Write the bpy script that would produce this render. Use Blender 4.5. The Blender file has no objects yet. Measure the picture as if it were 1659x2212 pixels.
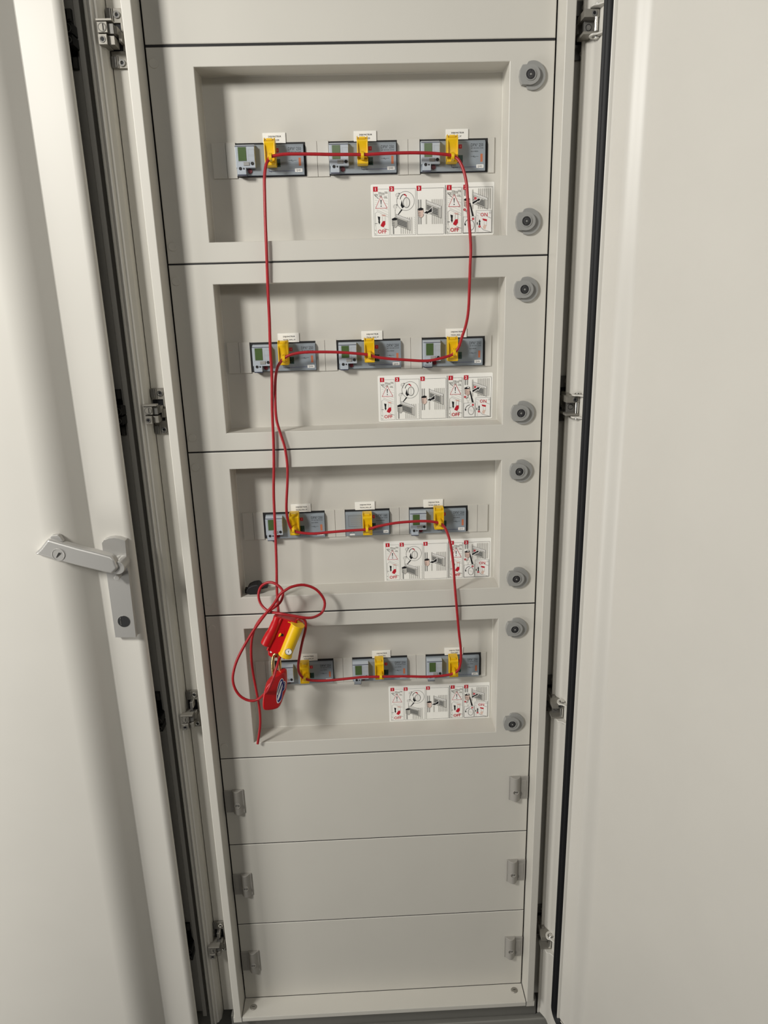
import bpy, bmesh, math, random
from mathutils import Vector, Matrix

random.seed(4)
PI = math.pi
S = bpy.context.scene
COL = S.collection

# ------------------------------------------------------------------ camera
cam_data = bpy.data.cameras.new('camera')
cam_data.sensor_fit = 'VERTICAL'
cam_data.sensor_height = 36.0
cam_data.lens = 1562.748 / 2212.0 * 36.0
cam_data.clip_start = 0.02
cam = bpy.data.objects.new('camera', cam_data)
COL.objects.link(cam)
R0 = Vector((0.99895156, -0.03772875, -0.02592922))      # right
R1 = Vector((-0.03564003, -0.28544249, -0.95773294))     # down
R2 = Vector((0.02873276, 0.95765293, -0.28648787))       # forward
cm = Matrix(((R0.x, -R1.x, -R2.x, -0.00820442),
             (R0.y, -R1.y, -R2.y, -1.20678269),
             (R0.z, -R1.z, -R2.z, 1.6438613),
             (0, 0, 0, 1)))
cam.matrix_world = cm
S.camera = cam

# ------------------------------------------------------------------ light
W = bpy.data.worlds.new('room_light')
S.world = W
W.use_nodes = True
bg = W.node_tree.nodes['Background']
bg.inputs[0].default_value = (1.0, 0.985, 0.95, 1)
bg.inputs[1].default_value = 0.04


def area(name, loc, target, sx, sy, power, col=(1, 0.975, 0.915)):
    l = bpy.data.lights.new(name, 'AREA')
    l.shape = 'RECTANGLE'
    l.size = sx
    l.size_y = sy
    l.energy = power
    l.color = col
    o = bpy.data.objects.new(name, l)
    COL.objects.link(o)
    o.location = loc
    d = Vector(target) - Vector(loc)
    o.rotation_euler = d.to_track_quat('-Z', 'Y').to_euler()
    return o


area('ceiling_lamp_light', (-1.35, -1.42, 2.40), (-0.2, 0.0, 1.7), 0.38, 0.38, 35)
area('left_fill_light', (-1.90, -0.95, 0.70), (-0.7, 0.0, 0.6), 0.6, 1.0, 16)  # added fill that lifts the lower left door; no known window there
area('rear_strip_light', (0.20, -3.20, 2.70), (0.0, 0.0, 1.3), 1.2, 0.30, 9)

S.view_settings.view_transform = 'Standard'
S.view_settings.look = 'None'
S.view_settings.gamma = 1.0
S.view_settings.use_curve_mapping = False
S.view_settings.exposure = 0.1


# ------------------------------------------------------------------ materials
def mat(name, col, rough=0.5, metal=0.0, bump=0.0, bscale=900.0, var=0.0, vscale=30.0, coat=0.0):
    m = bpy.data.materials.new(name)
    m.use_nodes = True
    nt = m.node_tree
    b = nt.nodes['Principled BSDF']
    b.inputs['Base Color'].default_value = (*col, 1)
    b.inputs['Roughness'].default_value = rough
    b.inputs['Metallic'].default_value = metal
    if coat:
        b.inputs['Coat Weight'].default_value = coat
        b.inputs['Coat Roughness'].default_value = 0.15
    tc = nt.nodes.new('ShaderNodeTexCoord')
    if bump:
        n = nt.nodes.new('ShaderNodeTexNoise')
        n.inputs['Scale'].default_value = bscale
        n.inputs['Detail'].default_value = 2
        bp = nt.nodes.new('ShaderNodeBump')
        bp.inputs['Strength'].default_value = bump
        bp.inputs['Distance'].default_value = 0.0004
        nt.links.new(tc.outputs['Object'], n.inputs['Vector'])
        nt.links.new(n.outputs[0], bp.inputs['Height'])
        nt.links.new(bp.outputs[0], b.inputs['Normal'])
    if var:
        n = nt.nodes.new('ShaderNodeTexNoise')
        n.inputs['Scale'].default_value = vscale
        n.inputs['Detail'].default_value = 3
        r = nt.nodes.new('ShaderNodeValToRGB')
        r.color_ramp.elements[0].position = 0.3
        r.color_ramp.elements[1].position = 0.7
        r.color_ramp.elements[0].color = (*[c * (1 - var) for c in col], 1)
        r.color_ramp.elements[1].color = (*[min(1, c * (1 + var)) for c in col], 1)
        nt.links.new(tc.outputs['Object'], n.inputs['Vector'])
        nt.links.new(n.outputs[0], r.inputs[0])
        nt.links.new(r.outputs[0], b.inputs['Base Color'])
    return m


PAINT = mat('cream_grey_paint', (0.60, 0.58, 0.53), 0.42, 0, 0, 1400, 0.012, 9)
DOORP = mat('door_paint', (0.63, 0.61, 0.565), 0.40, 0, 0, 1400, 0.012, 9)
SILL = mat('plinth_grey_paint', (0.25, 0.245, 0.225), 0.5, 0, 0, 1400, 0.03, 9)
DARK = mat('inside_shade_black', (0.012, 0.012, 0.013), 0.7)  # black standing in for shade inside gaps, openings and the handle hole
BLACK = mat('black_plastic', (0.007, 0.007, 0.008), 0.65, 0, 0.1, 600)
RUBBER = mat('black_rubber', (0.006, 0.0065, 0.008), 0.55, 0, 0.2, 300)
RUBBER.node_tree.nodes['Principled BSDF'].inputs['Specular IOR Level'].default_value = 0.3
GREYPL = mat('grey_plastic', (0.30, 0.30, 0.29), 0.45, 0, 0.05, 900)
GREYPL2 = mat('grey_clip_plastic', (0.33, 0.315, 0.29), 0.45, 0, 0.05, 900)
GREYDK = mat("lock_core_grey", (0.022, 0.022, 0.025), 0.4)
STEEL = mat('zinc_steel', (0.26, 0.245, 0.215), 0.42, 0.35, 0.1, 500, 0.08, 60)
STEELD = mat('dark_steel', (0.16, 0.155, 0.145), 0.42, 0.4, 0.1, 500)
STEELSH = mat('shaded_steel', (0.02, 0.02, 0.019), 0.42, 0.4)  # hinge steel darkened to paint the shade behind the neighbour's door
CHROME = mat('bright_steel', (0.78, 0.77, 0.74), 0.18, 1.0)
ALU = mat('cast_zinc_silver', (0.56, 0.55, 0.53), 0.36, 0.55, 0.08, 1200)
BRASS = mat('brass_plated_steel', (0.70, 0.50, 0.22), 0.25, 1.0)
BRK = mat('breaker_grey', (0.255, 0.29, 0.325), 0.35, 0, 0.04, 900)
BRK2 = mat('breaker_pale_grey', (0.43, 0.475, 0.53), 0.32, 0, 0.04, 900)
BRKEDGE = mat('breaker_navy_edge', (0.04, 0.045, 0.085), 0.35)
SCREEN = mat('lcd_green', (0.075, 0.125, 0.045), 0.2, 0, 0, 1, 0.06, 90)
YEL = mat('yellow_plastic', (0.80, 0.50, 0.006), 0.38, 0, 0.06, 700, 0.03, 60)
REDC = mat('red_cable_sheath', (0.36, 0.010, 0.016), 0.38, 0, 0.08, 500, 0.08, 140)
REDP = mat('red_plastic', (0.50, 0.006, 0.010), 0.33, 0, 0.05, 600, 0.05, 80)
WHITE = mat('white_label', (0.88, 0.87, 0.83), 0.45)
WHITEP = mat('white_print', (0.85, 0.84, 0.82), 0.5)
INK = mat('black_ink', (0.012, 0.012, 0.014), 0.5)
INKG = mat('grey_ink', (0.26, 0.26, 0.25), 0.5)
INKL = mat('pale_grey_ink', (0.50, 0.49, 0.46), 0.5)
INKR = mat('red_ink', (0.50, 0.015, 0.03), 0.5)
INKP = mat('pink_ink', (0.72, 0.54, 0.47), 0.5)
INKN = mat('navy_ink', (0.035, 0.03, 0.16), 0.45)
ORANGE = mat('orange_print', (0.50, 0.16, 0.08), 0.5)
DKRED = mat('dark_red_plastic', (0.16, 0.012, 0.022), 0.4)
DKGRN = mat('dark_green_print', (0.012, 0.05, 0.04), 0.45)
FLOORM = mat('grey_floor', (0.08, 0.078, 0.074), 0.5, 0, 0.1, 60, 0.1, 6)
WALLM = mat('white_wall', (0.62, 0.61, 0.58), 0.7, 0, 0.1, 80)


# ------------------------------------------------------------------ mesh helpers
class MB:
    def __init__(s):
        s.v = []
        s.f = []
        s.m = []

    def add(s, vs, fs, m=0):
        o = len(s.v)
        s.v += [tuple(p) for p in vs]
        s.f += [tuple(i + o for i in f) for f in fs]
        s.m += [m] * len(fs)
        return s

    def box(s, x0, x1, y0, y1, z0, z1, m=0):
        vs = [(x, y, z) for x in (x0, x1) for y in (y0, y1) for z in (z0, z1)]
        fs = [(0, 1, 3, 2), (4, 6, 7, 5), (0, 4, 5, 1), (2, 3, 7, 6), (0, 2, 6, 4), (1, 5, 7, 3)]
        return s.add(vs, fs, m)

    def prism(s, poly, y0, y1, m=0, fn=None):
        """outline in XZ extruded along Y (fn remaps (a, b, c) -> xyz)"""
        n = len(poly)
        fn = fn or (lambda a, b, c: (a, c, b))
        vs = [fn(p[0], p[1], y0) for p in poly] + [fn(p[0], p[1], y1) for p in poly]
        fs = [tuple(range(n - 1, -1, -1)), tuple(range(n, 2 * n))]
        fs += [(i, (i + 1) % n, (i + 1) % n + n, i + n) for i in range(n)]
        return s.add(vs, fs, m)

    def extz(s, poly, z0, z1, m=0):
        return s.prism(poly, z0, z1, m, lambda a, b, c: (a, b, c))

    def extx(s, poly, x0, x1, m=0):
        """outline in YZ extruded along X"""
        return s.prism(poly, x0, x1, m, lambda a, b, c: (c, a, b))

    def cyl(s, c, axis, r, h, n=20, m=0, r2=None):
        """from centre c along axis by h"""
        a = Vector(axis).normalized()
        t = a.orthogonal().normalized()
        b = a.cross(t)
        c = Vector(c)
        r2 = r if r2 is None else r2
        vs = []
        for k in range(n):
            w = 2 * PI * k / n
            vs.append(c + (t * math.cos(w) + b * math.sin(w)) * r)
        for k in range(n):
            w = 2 * PI * k / n
            vs.append(c + a * h + (t * math.cos(w) + b * math.sin(w)) * r2)
        fs = [tuple(range(n - 1, -1, -1)), tuple(range(n, 2 * n))]
        fs += [(i, (i + 1) % n, (i + 1) % n + n, i + n) for i in range(n)]
        return s.add(vs, fs, m)

    def ring(s, c, axis, r0, r1, h, n=20, m=0):
        a = Vector(axis).normalized()
        t = a.orthogonal().normalized()
        b = a.cross(t)
        c = Vector(c)
        vs = []
        for rr, hh in ((r0, 0), (r1, 0), (r1, h), (r0, h)):
            for k in range(n):
                w = 2 * PI * k / n
                vs.append(c + a * hh + (t * math.cos(w) + b * math.sin(w)) * rr)
        fs = []
        for q in range(4):
            for k in range(n):
                k2 = (k + 1) % n
                q2 = (q + 1) % 4
                fs.append((q * n + k, q * n + k2, q2 * n + k2, q2 * n + k))
        return s.add(vs, fs, m)

    def tube(s, pts, r, n=10, m=0):
        pts = [Vector(p) for p in pts]
        rr = r if isinstance(r, (list, tuple)) else [r] * len(pts)
        tan = []
        for i in range(len(pts)):
            d = pts[min(i + 1, len(pts) - 1)] - pts[max(i - 1, 0)]
            tan.append(d.normalized())
        up = tan[0].orthogonal().normalized()
        vs = []
        for i, p in enumerate(pts):
            up = (up - tan[i] * up.dot(tan[i])).normalized()
            b = tan[i].cross(up)
            for k in range(n):
                w = 2 * PI * k / n
                vs.append(p + (up * math.cos(w) + b * math.sin(w)) * rr[i])
        fs = []
        for i in range(len(pts) - 1):
            for k in range(n):
                k2 = (k + 1) % n
                fs.append((i * n + k, i * n + k2, (i + 1) * n + k2, (i + 1) * n + k))
        fs.append(tuple(range(n - 1, -1, -1)))
        fs.append(tuple((len(pts) - 1) * n + k for k in range(n)))
        return s.add(vs, fs, m)

    def build(s, name, mats, parent=None, bevel=0.0, seg=2, smooth=35, label=None, origin=None, kind=None, recalc=True):
        if not isinstance(mats, (list, tuple)):
            mats = [mats]
        org = Vector(origin) if origin is not None else Vector((0, 0, 0))
        bm = bmesh.new()
        vv = [bm.verts.new(Vector(p) - org) for p in s.v]
        for f, mi in zip(s.f, s.m):
            try:
                fc = bm.faces.new([vv[i] for i in f])
                fc.material_index = mi
            except ValueError:
                pass
        if recalc:
            bmesh.ops.recalc_face_normals(bm, faces=bm.faces[:])
        if bevel:
            es = [e for e in bm.edges if len(e.link_faces) == 2 and e.calc_face_angle(0) > math.radians(32)]
            bmesh.ops.bevel(bm, geom=es, offset=bevel, segments=seg, affect='EDGES', profile=0.5, clamp_overlap=True)
        me = bpy.data.meshes.new(name)
        bm.to_mesh(me)
        bm.free()
        for mm in mats:
            me.materials.append(mm)
        if smooth:
            me.polygons.foreach_set('use_smooth', [True] * len(me.polygons))
            me.set_sharp_from_angle(angle=math.radians(smooth))
        o = bpy.data.objects.new(name, me)
        COL.objects.link(o)
        if smooth:
            wn = o.modifiers.new('weighted_normal', 'WEIGHTED_NORMAL')
            wn.keep_sharp = True
            wn.weight = 80
        if parent is not None:
            o.parent = parent
        elif origin is not None:
            o.location = org
        if label:
            o['label'] = label
        if kind:
            o['kind'] = kind
        return o


def thing(name, label, cat, loc=(0, 0, 0), group=None):
    o = bpy.data.objects.new(name, None)
    o.empty_display_size = 0.02
    COL.objects.link(o)
    o.location = loc
    o['label'] = label
    o['category'] = cat
    if group:
        o['group'] = group
    return o


def tag(o, label, cat, group=None):
    o['label'] = label
    o['category'] = cat
    if group:
        o['group'] = group
    return o


def catmull(pts, k=4):
    out = []
    n = len(pts)
    P = [Vector(p) for p in pts]
    for i in range(n - 1):
        p0, p1, p2, p3 = P[max(i - 1, 0)], P[i], P[i + 1], P[min(i + 2, n - 1)]
        for j in range(k):
            t = j / k
            out.append(0.5 * ((2 * p1) + (p2 - p0) * t + (2 * p0 - 5 * p1 + 4 * p2 - p3) * t * t
                              + (3 * p1 - p0 - 3 * p2 + p3) * t ** 3))
    out.append(P[-1])
    return out


_tc = {}


def text_geo(txt, bold=0.0):
    """flat outlines of a word in Blender's own font: verts (x, y) at size 1, faces"""
    key = (txt, bold)
    if key in _tc:
        return _tc[key]
    cu = bpy.data.curves.new('word', 'FONT')
    cu.body = txt
    cu.size = 1.0
    cu.resolution_u = 2
    cu.offset = bold
    o = bpy.data.objects.new('word', cu)
    COL.objects.link(o)
    dg = bpy.context.evaluated_depsgraph_get()
    me = o.evaluated_get(dg).to_mesh()
    vs = [(v.co.x, v.co.y) for v in me.vertices]
    fs = [tuple(p.vertices) for p in me.polygons]
    o.evaluated_get(dg).to_mesh_clear()
    bpy.data.objects.remove(o)
    bpy.data.curves.remove(cu)
    _tc[key] = (vs, fs)
    return _tc[key]


class Print(MB):
    """flat ink on a surface: x right, y up (metres), ink thickness grows with each layer"""

    def __init__(s, y=0.0, step=0.000003):
        super().__init__()
        s.y = y
        s.step = step
        s.n = 0

    def _y(s):
        s.n += 1
        return s.y - s.n * s.step

    def poly(s, pts, m):
        y = s._y()
        s.add([(p[0], y, p[1]) for p in pts], [tuple(range(len(pts)))], m)

    def rect(s, x0, y0, x1, y1, m):
        s.poly([(x0, y0), (x1, y0), (x1, y1), (x0, y1)], m)

    def line(s, pts, w, m, close=False):
        y = s._y()
        P = [Vector((p[0], p[1])) for p in pts]
        if close:
            P.append(P[0])
        for a, b in zip(P, P[1:]):
            d = b - a
            if d.length < 1e-9:
                continue
            d.normalize()
            q = Vector((-d.y, d.x)) * w / 2
            e = d * w / 2
            c = [a - e + q, a - e - q, b + e - q, b + e + q]
            s.add([(p.x, y, p.y) for p in c], [(0, 1, 2, 3)], m)

    def box_line(s, x0, y0, x1, y1, w, m):
        s.line([(x0, y0), (x1, y0), (x1, y1), (x0, y1)], w, m, True)

    def ell(s, cx, cy, rx, ry, m, n=24):
        s.poly([(cx + rx * math.cos(2 * PI * k / n), cy + ry * math.sin(2 * PI * k / n)) for k in range(n)], m)

    def ell_line(s, cx, cy, rx, ry, w, m, a0=0, a1=360, n=24):
        full = abs(a1 - a0) >= 360
        pts = [(cx + rx * math.cos(math.radians(a0 + (a1 - a0) * k / n)), cy + ry * math.sin(math.radians(a0 + (a1 - a0) * k / n)))
               for k in range(n if full else n + 1)]
        s.line(pts, w, m, full)

    def text(s, txt, x, y, h, m, width=None, align='c', bold=0.0):
        """h = cap height; width squeezes the word to that width"""
        vs, fs = text_geo(txt, bold)
        if not vs:
            return
        x0 = min(v[0] for v in vs)
        x1 = max(v[0] for v in vs)
        k = h / 0.73
        kx = k if width is None else width / (x1 - x0)
        off = {'l': 0, 'c': -(x1 - x0) / 2, 'r': -(x1 - x0)}[align]
        yy = s._y()
        s.add([(x + (v[0] - x0 + off) * kx, yy, y + v[1] * k) for v in vs], fs, m)

    def build(s, name, mats, parent=None, **kw):
        # all faces look towards -Y
        nf = []
        for f in s.f:
            a = 0.0
            for i in range(len(f)):
                p, q = s.v[f[i]], s.v[f[(i + 1) % len(f)]]
                a += p[0] * q[2] - q[0] * p[2]
            nf.append(f if a > 0 else tuple(reversed(f)))
        s.f = nf
        return super().build(name, mats, parent, smooth=0, recalc=False, **kw)


for m_ in (INK, INKG, INKL, INKR, INKP, INKN, ORANGE):
    m_.node_tree.nodes['Principled BSDF'].inputs['Specular IOR Level'].default_value = 0.2
INKS = [INK, INKG, INKL, INKR, INKP, WHITEP, INKN, ORANGE, DKGRN]
K, G, L, RD, PK, WH, NV, OR, GN = range(9)
# ------------------------------------------------------------------ the room
def struct(name, mb, m):
    o = mb.build(name, m, smooth=0)
    o['kind'] = 'structure'
    return o


struct('floor', MB().box(-3, 3, -3.5, 0.75, -0.1, 0.0), FLOORM)
struct('wall_back', MB().box(-3, 3, 0.75, 0.85, 0.0, 2.9), WALLM)

ZT = [2.0, 1.7, 1.4, 1.1]
HZ = [2.008, 1.4705, 0.912, 0.372]
TOP = 2.26

# ------------------------------------------------------------------ main enclosure
enc = thing('electrical_enclosure', 'tall cream grey steel switchgear enclosure with its right door swung open', 'cabinet', (0, 0.0, 0))


def frame_profile(sg, name, parent, xc=0.0):
    """folded outer upright beside the opening: recess floor, rolled lip"""
    pr = [(0.3165, 0.004), (0.3494, 0.004), (0.3494, 0.030), (0.3505, 0.030), (0.3505, -0.016), (0.3530, -0.019), (0.3550, -0.0235), (0.3590, -0.0250), (0.3600, -0.0290),
          (0.3625, -0.0300), (0.3640, -0.0265), (0.3660, -0.0265), (0.3675, -0.0300), (0.3705, -0.0300),
          (0.3715, -0.027), (0.3715, 0.40), (0.3165, 0.40)]
    if sg > 0:                                   # hinge side: the door flange turns in front of a flat upright
        pr = [(0.3165, 0.004), (0.3720, 0.004), (0.3720, 0.40), (0.3165, 0.40)]
    mb = MB().extz([(xc + sg * a, b) for a, b in pr], 0.165, TOP)
    return mb.build(name, PAINT, parent, bevel=0.0006, seg=1)


for sg in (-1, 1):
    # slim post with a turned-in return beside the panels
    p = [(0.3012, 0.003), (0.3012, -0.0435), (0.3022, -0.0450), (0.3150, -0.0450), (0.3162, -0.0438), (0.3162, 0.006), (0.3148, 0.006),
         (0.3148, -0.0432), (0.3026, -0.0432), (0.3026, 0.003)]
    MB().extz([(sg * a, b) for a, b in p], 0.2005, TOP).build('post', PAINT, enc, bevel=0.0006, seg=1)
    frame_profile(sg, 'side_upright', enc)
    # foot block under each post
    MB().box(sg * 0.3012, sg * 0.3185, -0.0435, 0.02, 0.186, 0.2000).build('post_foot', PAINT, enc, bevel=0.0008)
MB().box(-0.3165, 0.3165, 0.066, 0.40, 0.19, TOP).build('gap_shade_backing', DARK, enc, smooth=0)  # black backing added so the gaps round the panels look shaded
MB().box(-0.332, 0.332, 0.014, 0.06, 0.150, 0.1885).box(-0.332, 0.332, -0.010, 0.014, 0.120, 0.1640).build('lower_crossbar', SILL, enc, bevel=0.0015)

# bottom ledge with a turned-down lip and two button screws
led = MB()
led.extx([(0.0, 0.2000), (0.0, 0.1985), (-0.0430, 0.1985), (-0.0430, 0.1895), (-0.0450, 0.1895), (-0.0450, 0.1992), (-0.0442, 0.2000)], -0.2995, 0.2995)
ledge = led.build('bottom_ledge', PAINT, enc, bevel=0.0006, seg=1)
for x, y in ((-0.279, -0.022), (0.281, -0.016)):
    s_ = MB().cyl((x, y, 0.2000), (0, 0, 1), 0.0075, 0.0016, 20, 0, 0.0060).box(x - 0.003, x + 0.003, y - 0.0009, y + 0.0009, 0.2014, 0.20185, 1)
    s_.build('screw', [STEEL, INK], ledge, bevel=0.0003)
# plinth in front below the ledge
pl = MB().extx([(-0.020, 0.120), (-0.026, 0.138), (-0.034, 0.140), (-0.036, 0.136), (-0.036, 0.0), (0.40, 0.0), (0.40, 0.120)], -0.372, 0.372)
pl.build('plinth', SILL, enc, bevel=0.001)


# hinge plates --------------------------------------------------------------
def screw(mb, x, y, z, r=0.0046, ax=(0, -1, 0), mi=2, md=3):
    mb.ring((x, y, z), ax, r * 0.50, r, 0.0022, 18, mi)
    mb.cyl((x, y, z), ax, r * 0.52, 0.0006, 14, md)


def hinge_strike(xc, zc, sg, mats, parent, low=False, name='hinge_plate'):
    """plate with clamp blocks, as on the closed side; xc shifts, sg mirrors"""
    X = lambda x: xc + sg * x
    mb = MB()
    bx = lambda x0, x1, y0, y1, z0, z1, m=0: mb.box(X(x0), X(x1), y0, y1, zc + z0, zc + z1, m)
    bx(-0.3485, -0.3275, -0.001, 0.003, -0.0378, -0.016)
    bx(-0.3485, -0.3275, -0.001, 0.003, 0.0195, 0.0378)
    bx(-0.3305, -0.3275, -0.001, 0.003, -0.0170, 0.0200)
    bx(-0.3485, -0.3290, 0.0022, 0.0036, -0.0180, 0.0200, 3)       # slot behind the blocks
    bx(-0.3485, -0.3420, -0.004, 0.000, 0.0225, 0.0375, 1)
    bx(-0.3485, -0.3420, -0.004, 0.000, -0.0375, -0.0230, 1)
    bx(-0.3410, -0.3398, -0.003, 0.000, 0.0210, 0.0378)
    bx(-0.3410, -0.3398, -0.003, 0.000, -0.0378, -0.0220)
    d = -0.010 if low else 0.0
    bx(-0.3555, -0.3420, -0.030, -0.004, -0.0010 + d, 0.0125 + d)
    bx(-0.3555, -0.3435, -0.0315, -0.004, -0.0160 + d, -0.0032 + d)
    bx(-0.3560, -0.3340, -0.0325, -0.020, 0.0128 + d, 0.0155 + d)
    bx(-0.3420, -0.3345, -0.026, -0.004, -0.0015 + d, 0.0112 + d, 1)
    bx(-0.3430, -0.3345, -0.026, -0.004, -0.0150 + d, -0.0040 + d)
    bx(-0.3350, -0.3310, -0.020, -0.002, 0.0000 + d, 0.0100 + d)
    bx(-0.3318, -0.3272, -0.014, -0.001, -0.0085 + d, 0.0045 + d)
    if low:
        bx(-0.3415, -0.3370, -0.012, -0.001, 0.004, 0.020, 1)
        bx(-0.3370, -0.3345, -0.014, -0.001, 0.010, 0.022)
    mb.ring((X(-0.3488), -0.030, zc + 0.0055 + d), (0, -1, 0), 0.0048, 0.0060, 0.0008, 20, 1)
    mb.cyl((X(-0.3488), -0.030, zc + 0.0055 + d), (0, -1, 0), 0.0048, 0.0005, 20, 0)
    mb.box(X(-0.3480), X(-0.3466), -0.0312, -0.030, zc + 0.0015 + d, zc + 0.0098 + d, 3)
    mb.ring((X(-0.3498), -0.0315, zc - 0.0095 + d), (0, -1, 0), 0.0028, 0.0044, 0.0008, 18, 1)
    mb.cyl((X(-0.3494), -0.0315, zc - 0.0095 + d), (0, -1, 0), 0.0028, 0.0005, 14, 3)
    h = mb.build(name, mats, parent, bevel=0.0004, seg=1)
    for dz in (0.0295, -0.0310):
        q = MB()
        screw(q, X(-0.3345), -0.001, zc + dz, 0.0048, (0, -1, 0), 0, 1)
        q.build('screw', [mats[2], mats[3]], h, bevel=0.0003, seg=1)
    return h


for i, zc in enumerate(HZ):
    hinge_strike(0, zc, 1, [STEEL, STEELD, CHROME, INK], enc, low=(i == 3 or i == 2))


def hinge_right(zc, parent):
    mb = MB()
    bx = lambda x0, x1, y0, y1, z0, z1, m=0: mb.box(x0, x1, y0, y1, zc + z0, zc + z1, m)
    bx(0.3265, 0.3490, -0.001, 0.003, -0.0378, -0.0180)
    bx(0.3265, 0.3490, -0.001, 0.003, 0.0190, 0.0378)
    bx(0.3265, 0.3280, -0.001, 0.003, -0.0190, 0.0200)
    bx(0.3275, 0.3490, 0.0022, 0.0036, -0.0190, 0.0200, 3)
    bx(0.3262, 0.3305, -0.016, -0.001, -0.0085, 0.0060, 1)         # sliding bolt
    bx(0.3285, 0.3335, -0.026, -0.001, -0.0130, 0.0010)
    bx(0.3290, 0.3350, -0.034, -0.002, 0.0020, 0.0130, 1)
    bx(0.3245, 0.3455, -0.0545, -0.022, 0.0005, 0.0105, 1)         # upper knuckle
    bx(0.3240, 0.3455, -0.0545, -0.022, -0.0205, -0.0168, 1)       # lower arm
    bx(0.3290, 0.3440, -0.040, -0.012, -0.0168, 0.0005)
    mb.ring((0.3385, -0.0545, zc + 0.0055), (0, -1, 0), 0.0022, 0.0042, 0.0007, 18, 2)
    mb.cyl((0.3385, -0.0545, zc + 0.0055), (0, -1, 0), 0.0023, 0.0004, 14, 3)
    mb.ring((0.3350, -0.040, zc - 0.0080), (0, -1, 0), 0.0035, 0.0046, 0.0006, 18, 3)
    h = mb.build('hinge', [STEELD, STEEL, CHROME, INK], parent, bevel=0.0005, seg=1)
    MB().cyl((0.3415, -0.0535, zc - 0.0166), (0, 0, 1), 0.0028, 0.0172, 14).build('hinge_pin', CHROME, h, label='bright steel hinge pin')
    for dz in (0.0290, -0.0300):
        q = MB()
        screw(q, 0.3395, -0.001, zc + dz, 0.0046, (0, -1, 0), 0, 1)
        q.build('screw', [CHROME, INK], h, bevel=0.0003, seg=1)
    return h


for zc in HZ:
    hinge_right(zc, enc)

# ------------------------------------------------------------------ right door, swung open
TH = math.radians(110)
U = Vector((-math.cos(TH), -math.sin(TH), 0))
Nn = Vector((-math.sin(TH), math.cos(TH), 0))         # towards the inside face
HP = Vector((0.3420, -0.0410, 0))


def D(s_, d, z):
    p = HP + U * s_ + Nn * d
    return (p.x, p.y, z)


def dpath(mb, prof, z0, z1, m=0):
    return mb.prism(prof, z0, z1, m, lambda a, b, c: D(a, b, c))


DB, DT = 0.146, 2.30
inner = [(-0.0203, -0.0150), (-0.0203, 0.0042), (-0.0188, 0.0052), (-0.0174, 0.0045), (-0.0166, 0.0005), (-0.0098, -0.0008), (-0.0028, -0.0020),
         (0.0007, -0.0023), (0.0042, -0.0019), (0.0112, -0.0002), (0.0202, 0.0012), (0.0272, 0.0022), (0.0472, 0.0022), (0.0480, 0.0050),
         (0.0500, 0.0062), (0.0518, 0.0052), (0.0530, 0.0014), (0.0592, 0.0002), (0.0802, -0.0004)]
inner += [(0.0802 + 0.030 * k / 8, -0.0004 - 0.0140 * (0.5 - 0.5 * math.cos(PI * k / 8))) for k in range(1, 9)]
far = 0.700
mirror = [(far - a, b) for a, b in reversed(inner)]
outer = [(far + 0.018, -0.028), (far / 2, -0.046), (0.0300, -0.028), (-0.0200, -0.0170)]
door = dpath(MB(), inner + mirror + outer, DB, DT).build('door', DOORP, enc, smooth=50, label='open right door seen from its smooth inner side')
# gasket loop: left upright, bottom run, far upright
gk = [(0.0280 + a_, b_) for a_, b_ in ((0.0, 0.0022), (0.0007, 0.0050), (0.0030, 0.0078), (0.0055, 0.0090), (0.0077, 0.0080), (0.0092, 0.0062), (0.0106, 0.0080),
                                       (0.0128, 0.0090), (0.0154, 0.0078), (0.0178, 0.0050), (0.0186, 0.0022))]
g = MB()
dpath(g, gk, DB + 0.076, DT)
dpath(g, [(far - a, b) for a, b in gk], DB + 0.076, DT)
arc = []
for k in range(9):                                      # rounded lower corner then the run along the bottom
    w = PI / 2 * k / 8
    c0 = 0.055
    for sa, d in gk:
        rr = sa - 0.0280
        r_ = c0 - 0.030 - rr + 0.008
        cx_, cz_ = 0.0280 + 0.033, DB + 0.076
        arc.append(D(cx_ - (0.033 - rr) * math.cos(w), d, cz_ - (0.033 - rr) * math.sin(w)))
n_ = len(gk)
end = []
for sa, d in gk:
    rr = sa - 0.0280
    end.append(D(far - 0.0280 - 0.033, d, DB + 0.076 - 0.033 + rr))
arc += end
fs = []
for a in range(9):
    for k in range(n_ - 1):
        fs.append((a * n_ + k, a * n_ + k + 1, (a + 1) * n_ + k + 1, (a + 1) * n_ + k))
g.add(arc, fs)
g.build('door_gasket', RUBBER, door, smooth=40, label='black rubber sealing strip')
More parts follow.
